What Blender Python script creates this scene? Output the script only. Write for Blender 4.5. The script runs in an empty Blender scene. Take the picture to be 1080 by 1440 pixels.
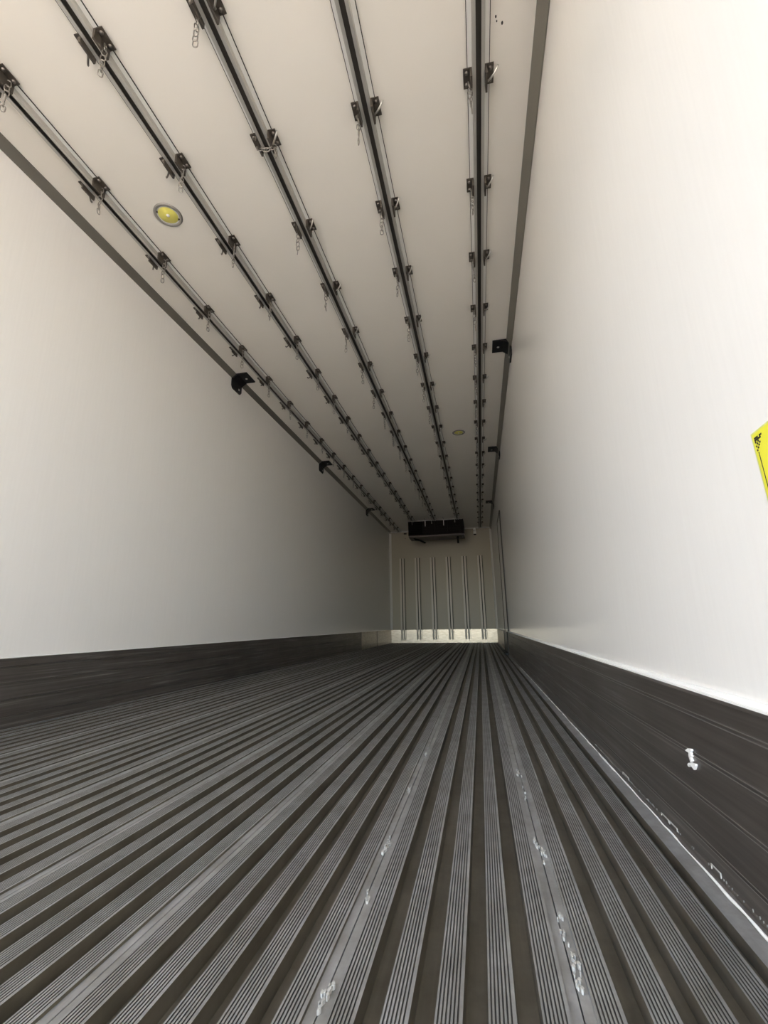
import bpy, bmesh, math, random
from mathutils import Vector, Matrix
random.seed(7)
sc = bpy.context.scene
COL = sc.collection

# ------------------------------------------------------------------ camera
F_PX, YAW, PITCH, ROLL, CX, CZ = 645.0, 0.19857, 0.24082, -0.01385, 0.86668, 0.42776
cam_d = bpy.data.cameras.new('camera')
cam = bpy.data.objects.new('camera', cam_d)
COL.objects.link(cam)
fw = Vector((-math.sin(YAW)*math.cos(PITCH), math.cos(YAW)*math.cos(PITCH), math.sin(PITCH)))
r0 = Vector((math.cos(YAW), math.sin(YAW), 0))
u0 = r0.cross(fw)
rt = r0*math.cos(ROLL) + u0*math.sin(ROLL)
up = -r0*math.sin(ROLL) + u0*math.cos(ROLL)
M = Matrix.Identity(4)
for i in range(3):
    M[i][0], M[i][1], M[i][2] = rt[i], up[i], -fw[i]
M.translation = Vector((CX, 0, CZ))
cam.matrix_world = M
cam_d.sensor_fit = 'HORIZONTAL'
cam_d.sensor_width = 36.0
cam_d.lens = F_PX/1080*36.0
cam_d.clip_start = 0.02
cam_d.clip_end = 300
sc.camera = cam

# ------------------------------------------------------------------ world, sun, exposure
SUN_ROT, SUN_EL = math.radians(-125), math.radians(40)
world = bpy.data.worlds.new('daylight')
sc.world = world
world.use_nodes = True
wn, wl = world.node_tree.nodes, world.node_tree.links
sky = wn.new('ShaderNodeTexSky')
sky.sky_type = 'NISHITA'
sky.sun_disc = False
sky.sun_elevation = SUN_EL
sky.sun_rotation = SUN_ROT
sky.air_density = 1.0
sky.dust_density = 1.0
sky.ozone_density = 1.0
hs = wn.new('ShaderNodeHueSaturation')
hs.inputs['Saturation'].default_value = 0.9
wl.new(sky.outputs[0], hs.inputs['Color'])
wl.new(hs.outputs[0], wn['Background'].inputs[0])
wn['Background'].inputs[1].default_value = 0.75

sun_d = bpy.data.lights.new('sun', 'SUN')
sun_d.energy = 15.0
sun_d.color = (1.0, 0.88, 0.77)
sun_d.angle = math.radians(1.0)
sun = bpy.data.objects.new('sun', sun_d)
COL.objects.link(sun)
sdir = Vector((math.sin(SUN_ROT)*math.cos(SUN_EL), math.cos(SUN_ROT)*math.cos(SUN_EL), math.sin(SUN_EL)))
sun.rotation_euler = sdir.to_track_quat('Z', 'Y').to_euler()
sun.location = sdir*40

portal_d = bpy.data.lights.new('door_opening', 'AREA')     # sampling portal for the daylight, gives off no light itself
portal_d.shape = 'RECTANGLE'
portal_d.size, portal_d.size_y = 2.5, 2.7
portal_d.cycles.is_portal = True
portal = bpy.data.objects.new('door_opening', portal_d)
COL.objects.link(portal)
portal.location = (0, -2.3, 1.34)
portal.rotation_euler = (math.radians(90), 0, 0)

vs = sc.view_settings
vs.view_transform = 'Standard'
vs.look = 'None'
vs.gamma = 1.0
vs.use_curve_mapping = False
vs.exposure = 1.3
sc.cycles.max_bounces = 16
sc.cycles.diffuse_bounces = 8
sc.cycles.glossy_bounces = 6
sc.cycles.caustics_reflective = True

# ------------------------------------------------------------------ dimensions
L, H = 11.14, 2.69
XL, XR = -1.240, 1.251          # faces of the side linings
KL, KR = -1.232, 1.230          # faces of the kick plates
KH = 0.303
Y0 = -2.30                      # rear door opening, behind the photographer

# ------------------------------------------------------------------ helpers
def mat(name, col, rough=0.5, metal=0.0, spec=0.5):
    m = bpy.data.materials.new(name)
    m.use_nodes = True
    b = m.node_tree.nodes['Principled BSDF']
    b.inputs['Base Color'].default_value = (*col, 1)
    b.inputs['Roughness'].default_value = rough
    b.inputs['Metallic'].default_value = metal
    b.inputs['Specular IOR Level'].default_value = spec
    return m

def nz(m, scale=(1, 1, 1), nscale=5.0, detail=4.0, rough=0.6):
    """a noise texture in object space, returned with its tree"""
    nt = m.node_tree
    tc = nt.nodes.new('ShaderNodeTexCoord')
    mp = nt.nodes.new('ShaderNodeMapping')
    mp.inputs['Scale'].default_value = scale
    n = nt.nodes.new('ShaderNodeTexNoise')
    n.inputs['Scale'].default_value = nscale
    n.inputs['Detail'].default_value = detail
    n.inputs['Roughness'].default_value = rough
    nt.links.new(tc.outputs['Object'], mp.inputs[0])
    nt.links.new(mp.outputs[0], n.inputs['Vector'])
    return n

def ramp(m, src, stops):
    nt = m.node_tree
    r = nt.nodes.new('ShaderNodeValToRGB')
    e = r.color_ramp.elements
    while len(e) < len(stops):
        e.new(0.5)
    for i, (p, c) in enumerate(stops):
        e[i].position = p
        e[i].color = (*c, 1) if len(c) == 3 else c
    nt.links.new(src, r.inputs[0])
    return r

def bump(m, src, strength=0.1, dist=0.002):
    nt = m.node_tree
    b = nt.nodes.new('ShaderNodeBump')
    b.inputs['Strength'].default_value = strength
    b.inputs['Distance'].default_value = dist
    nt.links.new(src, b.inputs['Height'])
    nt.links.new(b.outputs[0], m.node_tree.nodes['Principled BSDF'].inputs['Normal'])

def setcol(m, out):
    m.node_tree.links.new(out, m.node_tree.nodes['Principled BSDF'].inputs['Base Color'])

def mix(m, fac, a, b, mode='MIX'):
    nt = m.node_tree
    x = nt.nodes.new('ShaderNodeMix')
    x.data_type = 'RGBA'
    x.blend_type = mode
    for sock, v in ((x.inputs[0], fac), (x.inputs[6], a), (x.inputs[7], b)):
        if hasattr(v, 'links'):
            nt.links.new(v, sock)
        elif isinstance(v, tuple):
            sock.default_value = (*v, 1)
        else:
            sock.default_value = v
    return x.outputs[2]

class MB:
    """collects shapes, then links them as ONE mesh object"""
    def __init__(s):
        s.bm = bmesh.new()
        s.mi = 0
    def poly(s, pts, smooth=False):
        f = s.bm.faces.new([s.bm.verts.new(p) for p in pts])
        f.material_index = s.mi
        f.smooth = smooth
        return f
    def box(s, x0, x1, y0, y1, z0, z1, bev=0.0):
        vs = [s.bm.verts.new((x, y, z)) for x in (x0, x1) for y in (y0, y1) for z in (z0, z1)]
        fs = []
        for q in ((0, 1, 3, 2), (4, 6, 7, 5), (0, 4, 5, 1), (2, 3, 7, 6), (0, 2, 6, 4), (1, 5, 7, 3)):
            f = s.bm.faces.new([vs[i] for i in q])
            f.material_index = s.mi
            fs.append(f)
        if bev:
            es = list({e for f in fs for e in f.edges})
            r = bmesh.ops.bevel(s.bm, geom=es, offset=bev, segments=2, affect='EDGES', profile=0.6)
            for f in r['faces']:
                f.material_index = s.mi
    def prism(s, prof, axis, a, b, mis=None):
        """extrude a closed 2-D outline along an axis; the outline runs in the two other axes"""
        def p(q, t):
            return {'x': (t, q[0], q[1]), 'y': (q[0], t, q[1]), 'z': (q[0], q[1], t)}[axis]
        v0 = [s.bm.verts.new(p(q, a)) for q in prof]
        v1 = [s.bm.verts.new(p(q, b)) for q in prof]
        n = len(prof)
        for i in range(n):
            f = s.bm.faces.new((v0[i], v0[(i+1) % n], v1[(i+1) % n], v1[i]))
            f.material_index = mis[i] if mis else s.mi
        for v in (v0, v1):
            f = s.bm.faces.new(v)
            f.material_index = s.mi
    def cyl(s, c, r, h, axis='z', seg=16, r2=None, smooth=True):
        r2 = r if r2 is None else r2
        def p(a, rr, t):
            x, y = rr*math.cos(a), rr*math.sin(a)
            q = {'z': (x, y, t), 'x': (t, x, y), 'y': (x, t, y)}[axis]
            return (c[0]+q[0], c[1]+q[1], c[2]+q[2])
        v0 = [s.bm.verts.new(p(2*math.pi*i/seg, r, 0)) for i in range(seg)]
        v1 = [s.bm.verts.new(p(2*math.pi*i/seg, r2, h)) for i in range(seg)]
        for i in range(seg):
            f = s.bm.faces.new((v0[i], v0[(i+1) % seg], v1[(i+1) % seg], v1[i]))
            f.material_index = s.mi
            f.smooth = smooth
        for v in (v0, v1):
            s.bm.faces.new(v).material_index = s.mi
    def lathe(s, prof, c=(0, 0, 0), seg=32):
        rings = []
        for r, z in prof:
            rings.append([s.bm.verts.new((c[0]+r*math.cos(2*math.pi*i/seg), c[1]+r*math.sin(2*math.pi*i/seg), c[2]+z)) for i in range(seg)])
        for a, b in zip(rings, rings[1:]):
            for i in range(seg):
                f = s.bm.faces.new((a[i], a[(i+1) % seg], b[(i+1) % seg], b[i]))
                f.material_index = s.mi
                f.smooth = True
        return rings
    def tube(s, pts, r, seg=6, closed=False):
        pts = [Vector(p) for p in pts]
        n = len(pts)
        rings = []
        for i, p in enumerate(pts):
            a = pts[(i-1) % n] if (closed or i > 0) else p
            b = pts[(i+1) % n] if (closed or i < n-1) else p
            t = (b-a).normalized()
            ref = Vector((0, 0, 1)) if abs(t.z) < 0.9 else Vector((1, 0, 0))
            if closed:
                nrm = s._n if hasattr(s, '_n') and s._n is not None else ref
                ref = nrm
            x = t.cross(ref).normalized()
            y = x.cross(t)
            rr = r[i] if isinstance(r, (list, tuple)) else r
            rings.append([s.bm.verts.new(p + rr*(x*math.cos(2*math.pi*k/seg) + y*math.sin(2*math.pi*k/seg))) for k in range(seg)])
        for i in range(n if closed else n-1):
            a, b = rings[i], rings[(i+1) % n]
            for k in range(seg):
                f = s.bm.faces.new((a[k], a[(k+1) % seg], b[(k+1) % seg], b[k]))
                f.material_index = s.mi
                f.smooth = True
        if not closed:
            for q in (rings[0], rings[-1]):
                s.bm.faces.new(q).material_index = s.mi
    def mesh(s, name, *mats):
        bmesh.ops.recalc_face_normals(s.bm, faces=s.bm.faces)
        me = bpy.data.meshes.new(name)
        s.bm.to_mesh(me)
        s.bm.free()
        for m in mats:
            me.materials.append(m)
        return me
    def build(s, name, *mats, parent=None, loc=(0, 0, 0)):
        return put(name, s.mesh(name, *mats), parent, loc)

def put(name, me, parent=None, loc=(0, 0, 0), rot=(0, 0, 0)):
    o = bpy.data.objects.new(name, me)
    o.location = loc
    o.rotation_euler = rot
    if parent is not None:
        o.parent = parent
    COL.objects.link(o)
    return o

def tag(o, label=None, cat=None, group=None, kind=None):
    if label: o['label'] = label
    if cat: o['category'] = cat
    if group: o['group'] = group
    if kind: o['kind'] = kind
    return o

def empty(name, loc):
    o = bpy.data.objects.new(name, None)
    o.location = loc
    o.empty_display_size = 0.05
    COL.objects.link(o)
    return o

ORD = ['first', 'second', 'third', 'fourth', 'fifth', 'sixth', 'seventh', 'eighth', 'ninth', 'tenth', 'eleventh', 'twelfth',
       'thirteenth', 'fourteenth', 'fifteenth', 'sixteenth', 'seventeenth', 'eighteenth', 'nineteenth', 'twentieth', 'twenty-first']

# ------------------------------------------------------------------ materials
m_wall = mat('white_lining', (0.85, 0.835, 0.80), 0.19)
n = nz(m_wall, (14, 14, 0.5), 6, 3)
setcol(m_wall, ramp(m_wall, n.outputs[0], [(0.3, (0.85, 0.834, 0.803)), (0.7, (0.87, 0.854, 0.823))]).outputs[0])
bump(m_wall, n.outputs[0], 0.02, 0.002)
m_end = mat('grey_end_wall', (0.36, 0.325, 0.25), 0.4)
m_ceil = mat('white_ceiling_lining', (0.78, 0.765, 0.73), 0.45)
n = nz(m_ceil, (1, 1, 1), 1.5, 3)
setcol(m_ceil, ramp(m_ceil, n.outputs[0], [(0.3, (0.80, 0.765, 0.695)), (0.7, (0.825, 0.79, 0.72))]).outputs[0])
m_white = mat('white_paint', (0.78, 0.77, 0.74), 0.4)
m_alu = mat('dull_aluminium', (0.40, 0.385, 0.36), 0.38, 0.75)
m_rail = mat('rail_aluminium', (0.52, 0.505, 0.47), 0.42, 0.55)
m_slot = mat('rail_slot', (0.085, 0.077, 0.066), 0.6, 0.2)
m_trim = mat('corner_aluminium', (0.23, 0.215, 0.185), 0.45, 0.5)
m_seal_shade = mat('dark_gasket_and_shade', (0.03, 0.028, 0.025), 0.7)  # gasket colour, also used for the painted shadow line on the rail edges
m_brk = mat('browned_steel', (0.10, 0.085, 0.07), 0.5, 0.5)
m_steel = mat('bright_steel', (0.62, 0.60, 0.56), 0.28, 0.9)
m_chain = mat('zinc_chain', (0.36, 0.34, 0.31), 0.35, 0.85)
m_black = mat('black_metal', (0.008, 0.008, 0.010), 0.45, 0.0, 0.3)
m_grille = mat('black_grille', (0.0025, 0.002, 0.002), 0.7, 0, 0.08)
m_pan = mat('grey_pan', (0.085, 0.07, 0.068), 0.5, 0.2)
m_house = mat('dark_housing', (0.007, 0.0045, 0.0045), 0.6, 0, 0.12)
m_caulk = mat('white_caulk', (0.86, 0.85, 0.82), 0.6)
m_dust = mat('grey_caulk_crumbs', (0.42, 0.41, 0.375), 0.8)
m_teeth = mat('grey_sealant_teeth', (0.20, 0.195, 0.18), 0.8)
m_yellow = mat('yellow_led_disc', (0.78, 0.72, 0.16), 0.35)
m_ring = mat('grey_lamp_ring', (0.30, 0.285, 0.265), 0.4, 0.4)
m_paper = mat('yellow_sticker', (0.80, 0.76, 0.055), 0.4)
m_edge = mat('pale_sticker_edge', (0.66, 0.68, 0.22), 0.4)
m_ink = mat('black_ink', (0.02, 0.018, 0.012), 0.5)
m_ribm = mat('pale_rib', (0.52, 0.48, 0.40), 0.35)
m_bolt = mat('dull_bolt_steel', (0.20, 0.18, 0.16), 0.4, 0.8)
m_strip = mat('corner_strip', (0.72, 0.71, 0.67), 0.35)

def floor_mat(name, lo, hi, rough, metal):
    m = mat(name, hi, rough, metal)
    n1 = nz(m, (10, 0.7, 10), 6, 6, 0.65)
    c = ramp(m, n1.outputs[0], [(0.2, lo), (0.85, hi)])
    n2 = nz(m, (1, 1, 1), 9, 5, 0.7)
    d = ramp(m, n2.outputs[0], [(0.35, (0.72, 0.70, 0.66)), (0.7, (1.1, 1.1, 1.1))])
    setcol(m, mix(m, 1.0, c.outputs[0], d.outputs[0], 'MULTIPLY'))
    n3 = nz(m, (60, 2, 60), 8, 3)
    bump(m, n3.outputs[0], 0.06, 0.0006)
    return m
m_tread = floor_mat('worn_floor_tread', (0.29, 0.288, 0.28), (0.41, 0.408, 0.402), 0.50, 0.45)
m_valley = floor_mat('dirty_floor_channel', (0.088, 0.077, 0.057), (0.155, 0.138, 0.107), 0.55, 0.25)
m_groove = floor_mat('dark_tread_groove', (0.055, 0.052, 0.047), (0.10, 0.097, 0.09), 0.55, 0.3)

m_kick = mat('scuffed_kick_plate', (0.18, 0.17, 0.16), 0.42, 0.55)
n1 = nz(m_kick, (3, 0.5, 26), 3, 6, 0.6)
c1 = ramp(m_kick, n1.outputs[0], [(0.30, (0.095, 0.084, 0.074)), (0.58, (0.148, 0.134, 0.122)), (0.74, (0.30, 0.285, 0.268))])
n2 = nz(m_kick, (1, 1, 1), 2.2, 4)
c2 = ramp(m_kick, n2.outputs[0], [(0.35, (0.8, 0.78, 0.75)), (0.7, (1.12, 1.12, 1.12))])
setcol(m_kick, mix(m_kick, 1.0, c1.outputs[0], c2.outputs[0], 'MULTIPLY'))
bump(m_kick, n1.outputs[0], 0.08, 0.002)
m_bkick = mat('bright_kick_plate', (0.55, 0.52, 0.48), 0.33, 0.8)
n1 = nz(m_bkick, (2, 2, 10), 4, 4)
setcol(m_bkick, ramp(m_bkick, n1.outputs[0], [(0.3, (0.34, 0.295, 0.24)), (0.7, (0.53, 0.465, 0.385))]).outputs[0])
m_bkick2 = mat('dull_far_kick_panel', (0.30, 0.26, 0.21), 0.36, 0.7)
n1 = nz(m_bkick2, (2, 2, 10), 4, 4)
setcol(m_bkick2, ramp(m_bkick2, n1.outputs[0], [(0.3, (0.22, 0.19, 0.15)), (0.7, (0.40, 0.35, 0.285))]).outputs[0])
m_worn = mat('worn_kick_ridge', (0.27, 0.255, 0.235), 0.4, 0.5)
m_ground = mat('concrete_yard', (0.42, 0.40, 0.37), 0.9)
n1 = nz(m_ground, (1, 1, 1), 0.8, 5)
setcol(m_ground, ramp(m_ground, n1.outputs[0], [(0.3, (0.44, 0.38, 0.31)), (0.7, (0.52, 0.455, 0.375))]).outputs[0])

# ------------------------------------------------------------------ the setting
g = MB(); g.box(-60, 60, -80, 40, -1.30, -1.15)
tag(g.build('ground', m_ground), 'plain concrete yard the trailer stands on', kind='structure')

w = MB(); w.box(XL-0.07, XL, Y0, L+0.07, -0.06, H+0.07)
wall_left = tag(w.build('wall_left', m_wall), 'smooth white left side wall lining above the dark kick plate', kind='structure')
w = MB(); w.box(XR, XR+0.07, Y0, L+0.07, -0.06, H+0.07)
wall_right = tag(w.build('wall_right', m_wall), 'smooth glossy white right side wall lining', kind='structure')
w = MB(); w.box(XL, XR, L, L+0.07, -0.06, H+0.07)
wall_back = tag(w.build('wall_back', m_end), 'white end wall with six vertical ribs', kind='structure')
w = MB(); w.box(XL, XR, Y0, L, H, H+0.07)
ceiling = tag(w.build('ceiling', m_ceil), 'white ceiling carrying five long metal rails', kind='structure')

# end-wall ribs: each a raised double batten
rb = MB()
prof = [(-0.068, 0), (-0.066, -0.016), (-0.020, -0.016), (-0.018, -0.003), (-0.002, -0.003), (0.0, -0.016),
        (0.042, -0.016), (0.044, -0.003), (0.056, -0.003), (0.057, -0.010), (0.066, -0.010), (0.068, 0)]
rb.prism(prof, 'z', 0.075, 2.005, [1, 0, 1, 1, 1, 0, 1, 1, 1, 2, 1, 2])
rib_me = rb.mesh('rib', m_ribm, m_seal_shade, m_end)
for i in range(6):
    put('rib', rib_me, wall_back, (-0.935 + i*0.376, L, 0))

# ceiling specks
sp = MB(); sp.cyl((0, 0, -0.001), 0.004, 0.001, seg=8)
sp_me = sp.mesh('dirt_speck', m_seal_shade)
for x, y, s in ((1.065, 1.323, 0.8), (1.069, 1.338, 0.6), (1.090, 1.348, 1.0)):
    o = put('dirt_speck', sp_me, ceiling, (x, y, H)); o.scale = (s, s*1.6, 1)

# floor: subfloor slab and extruded T-ribbed planks
f = MB(); f.box(XL, XR, Y0, L, -0.10, -0.036)
floor = tag(f.build('floor', m_valley), 'ribbed aluminium cargo floor with fine tread grooves', kind='structure')
PITCH_R, JOINT = 0.0592, 0.953
def plank_profile(x0, x1, ribs, zl=-0.004, zr=-0.004, edge=False):
    pts, mi = [], []
    def add(x, z, m): pts.append((x, z)); mi.append(m)
    add(x0, -0.034, 0)
    add(x0, zl, 0)
    D = -0.023
    for k, c in enumerate(ribs):
        a, b = c-0.0155, c+0.0155
        if k == 0:
            add(a-0.0005, zl, 0)                # joint flange, then up to the tread
        else:
            add(a-0.0015, D, 1)
        nr = 7
        per = (b-a)/nr
        for j in range(nr):
            s = a + j*per
            add(s, 0.0, 0)
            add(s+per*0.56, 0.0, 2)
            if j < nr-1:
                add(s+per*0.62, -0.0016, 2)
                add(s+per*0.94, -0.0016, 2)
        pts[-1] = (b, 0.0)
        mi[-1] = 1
        if k < len(ribs)-1:
            add(b+0.0015, D, 1)
        else:
            add(b+0.0005, zr, 0)
    if edge:
        e = ribs[-1]+0.0155
        pts.pop(); mi.pop()
        add(e+0.0015, D, 1); add(e+0.020, D, 1); add(e+0.0215, zr, 0)
    add(x1, zr, 0)
    add(x1, -0.034, 0)
    return pts, mi
def plank(x0, x1, ribs, **k):
    p, mi = plank_profile(x0, x1, ribs, **k)
    b = MB()
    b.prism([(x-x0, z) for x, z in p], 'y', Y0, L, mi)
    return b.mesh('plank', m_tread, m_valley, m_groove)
full = plank(0.0009, 5*PITCH_R-0.0009, [PITCH_R*(i+0.5) for i in range(5)])
for k in range(1, 8):
    put('plank', full, floor, (JOINT - k*5*PITCH_R + 0.0009, 0, 0))
xe = JOINT - 35*PITCH_R
put('plank', plank(XL, xe-0.0009, [xe-PITCH_R*1.5, xe-PITCH_R*0.5]), floor, (XL, 0, 0))
put('plank', plank(JOINT+0.0009, XR, [JOINT+PITCH_R*(i+0.5) for i in range(4)], zr=-0.002, edge=True), floor, (JOINT+0.0009, 0, 0))

# kick plates
DOOR_A, DOOR_B = 6.88, 7.74
def kick(name, side, label):
    xf, xb = (KL, XL) if side < 0 else (KR, XR)
    yend = 8.21 if side < 0 else 7.80
    b = MB()
    s = side
    pr = [(xb, 0.0), (xf-s*0.003, 0.0), (xf-s*0.003, 0.012), (xf, 0.016)]
    for z in (0.052, 0.125, 0.195, 0.265):                      # extrusion seams
        pr += [(xf, z-0.0055), (xf-s*0.0012, z-0.0045), (xf-s*0.0012, z-0.003), (xf+s*0.0018, z-0.002), (xf+s*0.0018, z+0.001), (xf-s*0.0012, z+0.002), (xf-s*0.0012, z+0.0035), (xf, z+0.0045)]
    pr += [(xf, KH-0.004), (xf+s*0.003, KH), (xb, KH)]
    w1 = 1 if side > 0 else 0
    mis = [0]*4 + [0, w1, 0, 0, 0, w1, 0, 0]*4 + [0]*3
    b.prism(pr, 'y', Y0, yend, mis)
    o = tag(b.build(name, m_kick, m_worn), label, kind='structure')
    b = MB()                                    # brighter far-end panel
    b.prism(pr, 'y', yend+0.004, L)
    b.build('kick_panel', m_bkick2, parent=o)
    return o
bl = kick('baseboard_left', -1, 'dark scuffed metal kick plate along the left wall')
br = kick('baseboard_right', 1, 'dark scuffed metal kick plate along the right wall')
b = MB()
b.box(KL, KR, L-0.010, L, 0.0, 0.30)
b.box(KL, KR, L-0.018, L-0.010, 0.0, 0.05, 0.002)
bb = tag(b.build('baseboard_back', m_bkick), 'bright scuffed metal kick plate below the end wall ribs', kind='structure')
# butt straps where the left kick plate is joined near its far end
b = MB(); b.box(0, 0.004, -0.03, 0.03, 0.004, KH-0.003, 0.001)
st = b.mesh('butt_strap', m_kick)
for y in (8.21, 9.54):
    put('butt_strap', st, bl, (KL, y, 0))
# white sealant lines on the ledges of the kick plates
b = MB()
pts = [(XR-0.004+random.uniform(-0.002, 0.002), Y0+0.05+i*0.134, KH+0.004) for i in range(100)]
b.tube(pts, [0.007+random.uniform(-0.0015, 0.002) for _ in pts], 6)
b.box(KR+0.005, XR, Y0+0.05, L, KH, KH+0.003)
b.build('sealant_line', m_caulk, parent=br)
b = MB()
pts = [(XL+0.003, Y0+0.05+i*0.134, KH+0.002) for i in range(100)]
b.tube(pts, 0.004, 6)
b.build('sealant_line', m_caulk, parent=bl)

# corner trims
b = MB(); b.prism([(XL, H), (-1.196, H), (-1.196, H-0.004), (XL+0.006, H-0.036), (XL, H-0.036)], 'y', Y0, L)
tag(b.build('trim_1', m_trim), 'grey metal corner strip between left wall and ceiling', kind='structure')
b = MB(); b.prism([(XR, H), (1.214, H), (1.214, H-0.004), (XR-0.005, H-0.074), (XR, H-0.074)], 'y', Y0, L)
tag(b.build('trim_2', m_trim), 'grey metal corner strip between right wall and ceiling', kind='structure')
b = MB(); b.prism([(L, H), (L-0.03, H), (L-0.03, H-0.006), (L-0.006, H-0.03), (L, H-0.03)], 'x', XL+0.03, XR-0.03)
tag(b.build('trim_3', m_strip), 'pale strip where the end wall meets the ceiling', kind='structure')
for i, (x, s) in enumerate(((XL, 1), (XR, -1))):
    b = MB(); b.prism([(x, L), (x, L-0.045), (x+s*0.005, L-0.045), (x+s*0.045, L-0.005), (x+s*0.045, L)], 'z', 0.305, H-0.05)
    tag(b.build('trim_%d' % (4+i), m_strip), 'pale upright corner strip at the %s edge of the end wall' % ('left', 'right')[i], kind='structure')

# side door in the right wall: only its dark gasket outline stands out
door = MB(); door.box(XR-0.010, XR, DOOR_A+0.02, DOOR_B-0.02, KH+0.02, 2.04)
door = tag(door.build('door_1', m_wall), 'white side door leaf flush in the right wall, outlined by dark gaskets', kind='structure')
b = MB(); b.box(KR-0.006, KR, DOOR_A+0.02, DOOR_B-0.02, 0.02, KH)
b.build('door_kick_plate', m_kick, parent=door)
gk = MB()
for y in (DOOR_A, DOOR_B):
    gk.box(XR-0.016, XR, y-0.016, y+0.016, KH, 2.06)
    gk.box(KR-0.012, KR, y-0.016, y+0.016, 0.0, KH)
gk.box(XR-0.016, XR, DOOR_A, DOOR_B, 2.045, 2.07)
gk.build('gasket', m_seal_shade, parent=door)
b = MB(); b.box(KR-0.05, KR, DOOR_A-0.03, DOOR_B+0.03, 0.0, 0.020, 0.003)
b.build('threshold', m_black, parent=door)

# ------------------------------------------------------------------ ceiling rails
LEFTWARD = 'from the left'
RAILS = [  # x, first bracket y, chain side, far end
    (-0.978, 1.090, 1, L-0.04), (-0.488, 1.070, 1, 9.985), (0.002, 1.060, -1, 9.985), (0.504, 1.530, -1, 9.985), (0.998, 1.505, -1, L-0.04)]
# bracket mesh for the +x side of a rail (origin on the ceiling on the rail's axis)
def bracket_mesh(side, bolts):
    b = MB()
    s = side
    def bx(x0, x1, *r): b.box(min(s*x0, s*x1), max(s*x0, s*x1), *r)
    bx(0.032, 0.063, -0.038, 0.038, -0.010, -0.005)
    bx(0.0268, 0.0355, -0.038, 0.038, -0.056, -0.005)
    bx(0.030, 0.036, -0.038, 0.038, -0.011, -0.005)
    if bolts:
        for y in (-0.022, 0.022):
            b.lathe([(0.0001, -0.017), (0.005, -0.0165), (0.008, -0.014), (0.009, -0.010)], (s*0.049, y, 0), 10)
    return b.mesh('bracket', m_brk)
def bolt_mesh():
    b = MB()
    b.lathe([(0.0001, -0.0075), (0.0045, -0.007), (0.0075, -0.0045), (0.0085, 0.0)], (0, 0, 0), 10)
    return b.mesh('bolt', m_bolt)
def hook_mesh(side):
    b = MB()
    s = side
    pts = [(s*0.035, s*0.014, -0.022), (s*0.038, s*0.006, -0.042), (s*0.047, -s*0.006, -0.048), (s*0.060, -s*0.020, -0.045),
           (s*0.071, -s*0.032, -0.036), (s*0.076, -s*0.037, -0.026)]
    b.tube(pts, 0.0042, 6)
    return b.mesh('hook', m_bolt if s < 0 else m_steel)
BR = {(s, q): bracket_mesh(s, q) for s in (-1, 1) for q in (0, 1)}
BOLT = bolt_mesh()
HOOK = {s: hook_mesh(s) for s in (-1, 1)}

# one chain link, long axis on z, and a whole chain of five as one mesh for those too far away to tell links apart
LW, LH = 0.0085, 0.014
def link_path():
    p = []
    for i in range(7):
        a = math.pi*i/6
        p.append((LW*math.cos(a), 0, LH*0.55+LW*math.sin(a)))
    for i in range(7):
        a = math.pi + math.pi*i/6
        p.append((LW*math.cos(a), 0, -LH*0.55+LW*math.sin(a)))
    return p
def link_into(b, rot, off):
    b._n = rot @ Vector((0, 1, 0))
    b.tube([rot @ Vector(p) + off for p in link_path()], 0.0024, 5, True)
lk = MB(); link_into(lk, Matrix.Identity(3), Vector((0, 0, 0)))
LINK = lk.mesh('link', m_chain)
STEP = 2*(LH*0.55+LW) - 0.0052
NLINK = 6
def chain_whole():
    b = MB()
    for i in range(NLINK):
        link_into(b, Matrix.Rotation(math.radians(90*(i % 2)+20), 3, 'Z'), Vector((0, 0, -STEP*(i+0.5))))
    return b.mesh('hanging_chain', m_chain)
CHAIN = chain_whole()

def flange_mesh(y1):
    b = MB(); b.box(-0.044, 0.044, Y0+0.02, y1, -0.005, 0)
    return b.mesh('flange', m_white)
def channel_mesh(y1):
    b = MB()
    pr = [(-0.026, -0.005), (-0.026, -0.018), (-0.0235, -0.022), (-0.026, -0.026), (-0.025, -0.034), (-0.011, -0.034), (-0.011, -0.030), (-0.021, -0.029), (-0.021, -0.008),
          (0.021, -0.008), (0.021, -0.029), (0.011, -0.030), (0.011, -0.034), (0.025, -0.034), (0.026, -0.026), (0.0235, -0.022), (0.026, -0.018), (0.026, -0.005)]
    b.prism(pr, 'y', Y0+0.02, y1, [0]*6+[1]*5+[0]*7)
    return b.mesh('channel', m_rail, m_slot)

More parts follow.
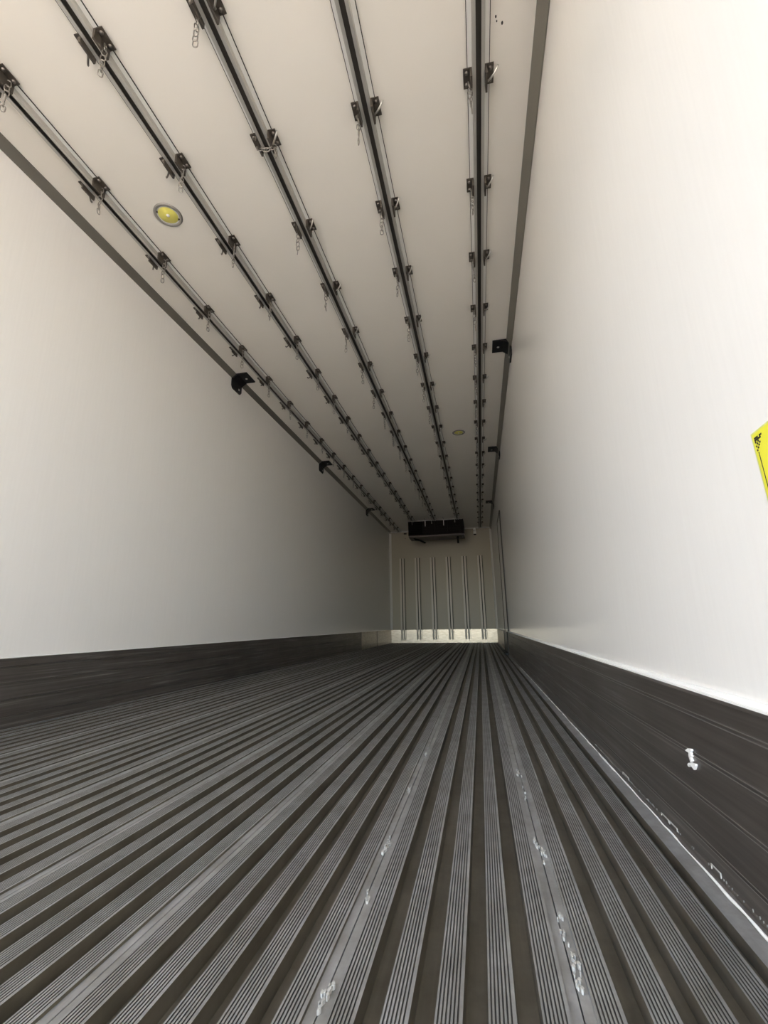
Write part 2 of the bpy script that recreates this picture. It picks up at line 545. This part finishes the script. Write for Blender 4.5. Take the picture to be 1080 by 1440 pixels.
for ri, (rx, by, cs, y1) in enumerate(RAILS):
    rail = empty('ceiling_rail', (rx, 0, H))
    what = ['leftmost of the five, beside the left wall corner', 'second of the five from the left wall', 'middle one of the five',
            'fourth of the five from the left wall', 'rightmost of the five, beside the right wall corner'][ri]
    tag(rail, 'slotted aluminium ceiling rail with steel brackets, ' + what, 'rail', 'ceiling rails')
    put('flange', flange_mesh(y1), rail)
    put('channel', channel_mesh(y1), rail)
    for s in (-1, 1):
        b = MB()
        n = 60
        for i in range(n):
            a, c = Y0+0.02+(y1-Y0-0.02)*i/n, Y0+0.02+(y1-Y0-0.02)*(i+1)/n
            b.box(min(s*0.044, s*0.0468), max(s*0.044, s*0.0468), a, c, -0.0045, 0)
        tag(b.build('seal_shadow_strip', m_seal_shade, parent=rail))  # dark strip painting in the gap and sealant shadow along the flange edge
    k = 0
    while True:
        y = by + 0.5*k
        if y > y1 - 0.12: break
        near = k < 7
        for s in (-1, 1):
            bk = put('bracket', BR[(s, 0 if near else 1)], rail, (0, y, 0))
            if near:
                for dy in (-0.022, 0.022):
                    put('bolt', BOLT, bk, (s*0.049, dy, -0.010))
            if s == -cs:
                h = put('hook', HOOK[s], bk, (0, 0.018 if s < 0 else -0.004, 0), (0, 0, random.uniform(-0.15, 0.15)))
        # the chain on the other bracket
        n_th = ORD[k]
        lab = '%s short steel chain hanging from the %s ceiling rail, counted from the door' % (n_th.capitalize(), ('leftmost', 'second', 'middle', 'fourth', 'rightmost')[ri])
        top = Vector((rx + cs*0.0385, y+0.012, H-0.020))
        if k < 5:
            c = empty('hanging_chain', top)
            crossed = (ri == 2 and k == 1)
            if crossed:
                lab = 'short steel chain hooked across the middle ceiling rail from bracket to bracket'
                path = []
                for i in range(5):
                    t = (i+0.5)/5
                    path.append((Vector((0.084*t - 0.001, 0.01*t-0.01, -0.022-0.020*math.sin(math.pi*t))), Vector((1, 0.1, -0.7*math.cos(math.pi*t)))))
                for i in range(2):
                    path.append((Vector((0.086+0.002*i, 0.004, -0.048-STEP*i)), Vector((0.1, 0, -1))))
            else:
                path = [(Vector((random.uniform(-0.0015, 0.0015), random.uniform(-0.0015, 0.0015), -STEP*(i+0.5))), Vector((random.uniform(-0.12, 0.12), random.uniform(-0.12, 0.12), -1))) for i in range(NLINK)]
            spin = random.uniform(0, 3)
            for i, (p, d) in enumerate(path):
                l = put('link', LINK, c, p)
                q = (-d).to_track_quat('Z', 'Y').to_matrix() @ Matrix.Rotation(spin + math.pi/2*(i % 2), 3, 'Z')
                l.rotation_euler = q.to_euler()
        else:
            c = put('hanging_chain', CHAIN, None, top, (random.uniform(-0.06, 0.06), random.uniform(-0.06, 0.06), random.uniform(0, 3)))
        tag(c, lab, 'chain', 'short chains on the ceiling rails')
        k += 1

# ------------------------------------------------------------------ corner brackets (black, bolted over the corner trims)
def corner_bracket(side, y, label):
    s = side
    xw = XL if s < 0 else XR
    o = empty('corner_bracket', (xw, y, H))
    i = -s                                      # towards the inside
    def bx(b, x0, x1, *r): b.box(min(i*x0, i*x1), max(i*x0, i*x1), *r)
    b = MB()
    b.prism([(i*0.0, 0.001), (i*0.0, -0.045), (i*0.008, -0.050), (i*0.060, -0.012), (i*0.055, 0.0)], 'y', -0.085, 0.085)
    b.build('corner_block', m_black, parent=o)
    b = MB(); bx(b, 0.045, 0.148, -0.085, 0.085, -0.012, 0.0, 0.002)
    b.build('ceiling_plate', m_black, parent=o)
    b = MB(); b.prism([(-0.085, -0.035), (-0.085, -0.11), (-0.065, -0.135), (0.065, -0.135), (0.085, -0.11), (0.085, -0.035)], 'x', min(0, i*0.012), max(0, i*0.012))
    b.build('wall_plate', m_black, parent=o)
    b = MB(); b.lathe([(0.0001, -0.006), (0.006, -0.0055), (0.010, -0.003), (0.011, 0)], (0, 0, 0), 12)
    sc_me = b.mesh('screw', m_steel)
    for dy in (0.035,):
        put('screw', sc_me, o, (i*0.10, dy-0.03, -0.012))
        put('screw', sc_me, o, (i*0.012, dy, -0.10), (0, i*math.radians(-90), 0))
    return tag(o, label, 'bracket', 'black corner brackets')
for k, y in enumerate((3.535, 5.93, 8.72)):
    place = ('largest and nearest of three', 'middle of three', 'farthest of three')[k]
    corner_bracket(-1, y, 'black metal corner bracket on the left wall and ceiling corner, ' + place)
    corner_bracket(1, y, 'black metal corner bracket on the right wall and ceiling corner, ' + place)

# ------------------------------------------------------------------ round ceiling lights
def lamp(x, y, label):
    o = empty('ceiling_light', (x, y, H))
    b = MB()
    b.lathe([(0.060, 0), (0.060, -0.004), (0.062, -0.007), (0.074, -0.007), (0.0765, -0.004), (0.0765, 0)], seg=40)
    b.build('ring', m_ring, parent=o)
    b = MB()
    b.lathe([(0.0001, -0.0045), (0.052, -0.0045), (0.053, -0.0035)], seg=40)
    b.build('led_disc', m_yellow, parent=o)
    b = MB()
    b.lathe([(0.053, -0.0030), (0.0605, -0.0030)], seg=40)
    b.build('reflector', m_strip, parent=o)
    b = MB()
    b.lathe([(0.0001, -0.010), (0.007, -0.009), (0.010, -0.0045)], seg=14)
    b.build('centre_boss', m_strip, parent=o)
    b = MB(); b.cyl((0, 0, -0.009), 0.0045, 0.006, seg=8)
    sm = b.mesh('screw', m_brk)
    a = math.radians(38)
    for s in (-1, 1):
        put('screw', sm, o, (s*0.056*math.cos(a), s*0.056*math.sin(a), 0))
    tag(o, label, 'lamp', 'round ceiling lights')
lamp(-0.721, 1.833, 'round yellow ceiling light in grey ring between the two leftmost rails')
lamp(0.746, 5.279, 'small far round yellow ceiling light between the two rightmost rails')

# ------------------------------------------------------------------ evaporator at the far end of the ceiling
ev = empty('evaporator_unit', (0.015, 10.0, H))
b = MB()
b.prism([(0.0, -0.012), (0.0, -0.335), (0.03, -0.345), (0.55, -0.345), (0.95, -0.06), (0.95, -0.012)], 'x', -0.612, 0.612)
b.build('housing', m_house, parent=ev)
b = MB()
b.box(-0.600, -0.29, -0.012, 0.0, -0.325, -0.03)
for i in range(7):
    b.box(-0.595, -0.295, -0.018, -0.012, -0.310+i*0.040, -0.302+i*0.040)
b.build('fan_grille', m_grille, parent=ev)
b = MB(); b.box(-0.004, 0.268, -0.012, 0, -0.32, -0.03, 0.003)
pm = b.mesh('front_panel', m_house)
for x in (-0.284, -0.006, 0.272):
    o = put('front_panel', pm, ev, (x+0.005, 0, 0))
    for j in range(4):
        b = MB(); b.box(0.02, 0.25, -0.020, -0.012, -0.285+j*0.06, -0.262+j*0.06, 0.003)
        b.build('louvre', m_house, parent=o)
b = MB(); b.box(-0.605, 0.625, -0.02, 0.45, -0.385, -0.345, 0.006)
b.build('drain_pan', m_pan, parent=ev)
b = MB(); b.box(-0.61, 0.61, -0.016, 0.002, -0.024, -0.012)
b.build('top_edge', m_alu, parent=ev)
b = MB(); b.box(-0.007, 0.007, -0.022, -0.016, -0.15, 0.0); b.box(-0.007, 0.007, -0.20, -0.016, -0.005, 0.0)
sm = b.mesh('strap', m_alu)
for x in (-0.225, 0.185):
    put('strap', sm, ev, (x, 0, 0))
b = MB(); b.tube([(-0.50, 0.1, -0.38), (-0.46, 0.06, -0.425), (-0.36, 0.03, -0.45), (-0.27, 0.02, -0.50), (-0.235, 0.02, -0.515)], 0.020, 8)
b.build('drain_hose', m_black, parent=ev)
b = MB(); b.cyl((0.475, 0.1, -0.54), 0.020, 0.17, seg=10); b.cyl((0.475, 0.1, -0.43), 0.030, 0.03, seg=10)
b.build('outlet_pipe', m_black, parent=ev)
b = MB(); b.box(0.56, 0.62, 0.04, 0.10, -0.42, -0.38, 0.004)
b.build('valve_block', m_black, parent=ev)
tag(ev, 'dark boxy evaporator unit hung under the ceiling at the far end wall', 'cooling unit')

# small fittings on the end wall
o = empty('temperature_sensor', (0.862, L-0.03, 2.62))
b = MB(); b.box(-0.035, 0.035, 0, 0.03, -0.09, 0.01, 0.005); b.build('mounting_plate', m_strip, parent=o)
b = MB(); b.lathe([(0.0001, 0.045), (0.025, 0.04), (0.034, 0.02), (0.034, -0.01), (0.026, -0.03), (0.0001, -0.034)], (0, -0.03, 0), 16); b.build('dome', m_caulk, parent=o)
b = MB(); b.box(-0.03, 0.03, -0.03, 0, -0.12, -0.095, 0.004); b.build('clip', m_black, parent=o)
tag(o, 'small white domed sensor below the end of the rightmost rail', 'sensor')
o = empty('wall_clip', (-0.84, L-0.02, 2.62))
b = MB(); b.box(-0.035, 0.035, -0.01, 0.02, -0.015, 0.015, 0.004); b.build('clip_bar', m_black, parent=o)
b = MB(); b.cyl((0, 0.02, -0.12), 0.008, -0.02, 'y', 8); b.build('screw', m_black, parent=o)
tag(o, 'small dark clip on the end wall left of the evaporator unit', 'clip')

# ------------------------------------------------------------------ sealant, scraps and the sticker
b = MB()
pts = []
y = 0.4
while y < 5.0:
    pts.append((1.2265+random.uniform(-0.0015, 0.0015), y, 0.002))
    y += 0.045
b.tube(pts, [0.0024+random.uniform(-0.0012, 0.0008) for _ in pts], 5)
tag(b.build('sealant_bead', m_caulk), 'thin uneven white sealant line along the floor edge by the right kick plate', 'sealant')

for i, (ya, za, ln) in enumerate(((1.49, 0.014, 0.055), (1.21, 0.013, 0.042), (1.165, 0.014, 0.040), (0.985, 0.015, 0.034))):
    b = MB()
    h, t, x0 = 0.015, 0.0020, KR-0.0015
    b.box(x0, KR, ya-ln/2, ya+ln/2, za+h/2-t, za+h/2)
    b.box(x0, KR, ya-ln/2, ya-ln/2+t, za-h/2, za+h/2-t)
    b.box(x0, KR, ya+ln/2-t, ya+ln/2, za-h/2, za+h/2-t)
    which = ('farthest of four', 'second farthest of four', 'second nearest of four', 'nearest of four')[i]
    tag(b.build('sealant_scrap', m_dust), 'thin white square sealant outline at the foot of right kick plate, ' + which, 'sealant', 'square sealant marks')

# torn gasket teeth beside the bead
b = MB()
for i in range(150):
    yy = 0.62 + i*0.0085 + random.uniform(-0.001, 0.001)
    if 0.96 < yy < 1.01 or 1.14 < yy < 1.24 or random.random() < 0.12: continue
    b.box(KR-0.0012, KR, yy, yy+0.0014, 0.008, 0.013+random.uniform(0, 0.006))
o = b.build('sealant_teeth', m_teeth)
tag(o, 'fine pale row of sealant teeth along the foot of the right kick plate', 'sealant', kind='stuff')

b = MB()
shapes = [[(1.03, 0.193), (1.017, 0.199), (1.004, 0.201), (1.001, 0.198), (1.007, 0.195), (1.004, 0.189), (1.011, 0.185), (1.018, 0.185), (1.016, 0.192), (1.028, 0.192)],
          [(1.018, 0.185), (1.011, 0.186), (1.006, 0.181), (1.014, 0.176)],
          [(1.029, 0.170), (1.021, 0.174), (1.007, 0.177), (0.994, 0.179), (0.994, 0.176), (1.003, 0.167), (1.009, 0.169), (1.019, 0.171), (1.025, 0.166), (1.03, 0.167)]]
for q in shapes:
    b.prism(q, 'x', KR-0.004, KR)
tag(b.build('sealant_smear', m_caulk), 'torn bright white smear stuck on the right kick plate', 'smear')

def crumbs(seed, spots, label):
    random.seed(seed)
    b = MB()
    for x, y, cnt, ly in spots:
        for _ in range(cnt):
            cx, cy = x+random.gauss(0, 0.0028), y+random.gauss(0, ly)
            rr = random.uniform(0.0010, 0.0024)
            nn = 6
            b.prism([(cx+rr*random.uniform(0.6, 1.2)*math.cos(2*math.pi*i/nn), cy+2.2*rr*random.uniform(0.6, 1.2)*math.sin(2*math.pi*i/nn)) for i in range(nn)], 'z', -0.004, random.uniform(0.0, 0.002))
    tag(b.build('caulk_crumbs', m_dust), label, 'crumbs', kind='stuff')
crumbs(3, [(0.949, 1.55, 8, 0.02), (0.952, 1.40, 6, 0.03), (0.949, 1.089, 10, 0.014), (0.958, 1.045, 9, 0.014), (0.956, 0.86, 3, 0.02), (0.955, 0.811, 6, 0.010), (0.960, 0.755, 9, 0.014), (0.959, 0.715, 10, 0.010)],
       'pale crumbs of old caulk along the floor joint nearest the right wall')
crumbs(4, [(0.656, 1.701, 10, 0.03), (0.654, 1.35, 7, 0.03), (0.657, 1.038, 9, 0.015), (0.655, 1.007, 9, 0.012), (0.660, 0.849, 5, 0.012), (0.658, 0.640, 14, 0.012)],
       'pale crumbs of old caulk along the second floor joint from the right wall')
random.seed(11)

st = empty('wall_sticker', (XR, 0.684, 0.677))
st.rotation_euler = (math.radians(-3.5), 0, 0)
b = MB(); b.box(-0.0012, 0, -0.21, 0, -0.30, 0); b.build('backing', m_edge, parent=st)
b = MB(); b.box(-0.0018, -0.0012, -0.205, -0.0035, -0.295, -0.003); b.build('face', m_paper, parent=st)
b = MB()
b.box(-0.0022, -0.0018, -0.0100, -0.0088, -0.27, -0.030)
b.build('border_line', m_ink, parent=st)
b = MB()
cell = 0.0029
for i in range(8):
    for j in range(8):
        if i*1.5+j < 7.6 and ((i+j) % 2 == 0 or i+j < 2 or random.random() < 0.35):
            b.box(-0.0022, -0.0018, -0.0065-(i+1)*cell, -0.0065-i*cell-0.0004, -0.008-(j+1)*cell, -0.008-j*cell-0.0004)
b.build('corner_pattern', m_ink, parent=st)
tag(st, 'yellow sticker with black corner pattern on the right wall', 'sticker')
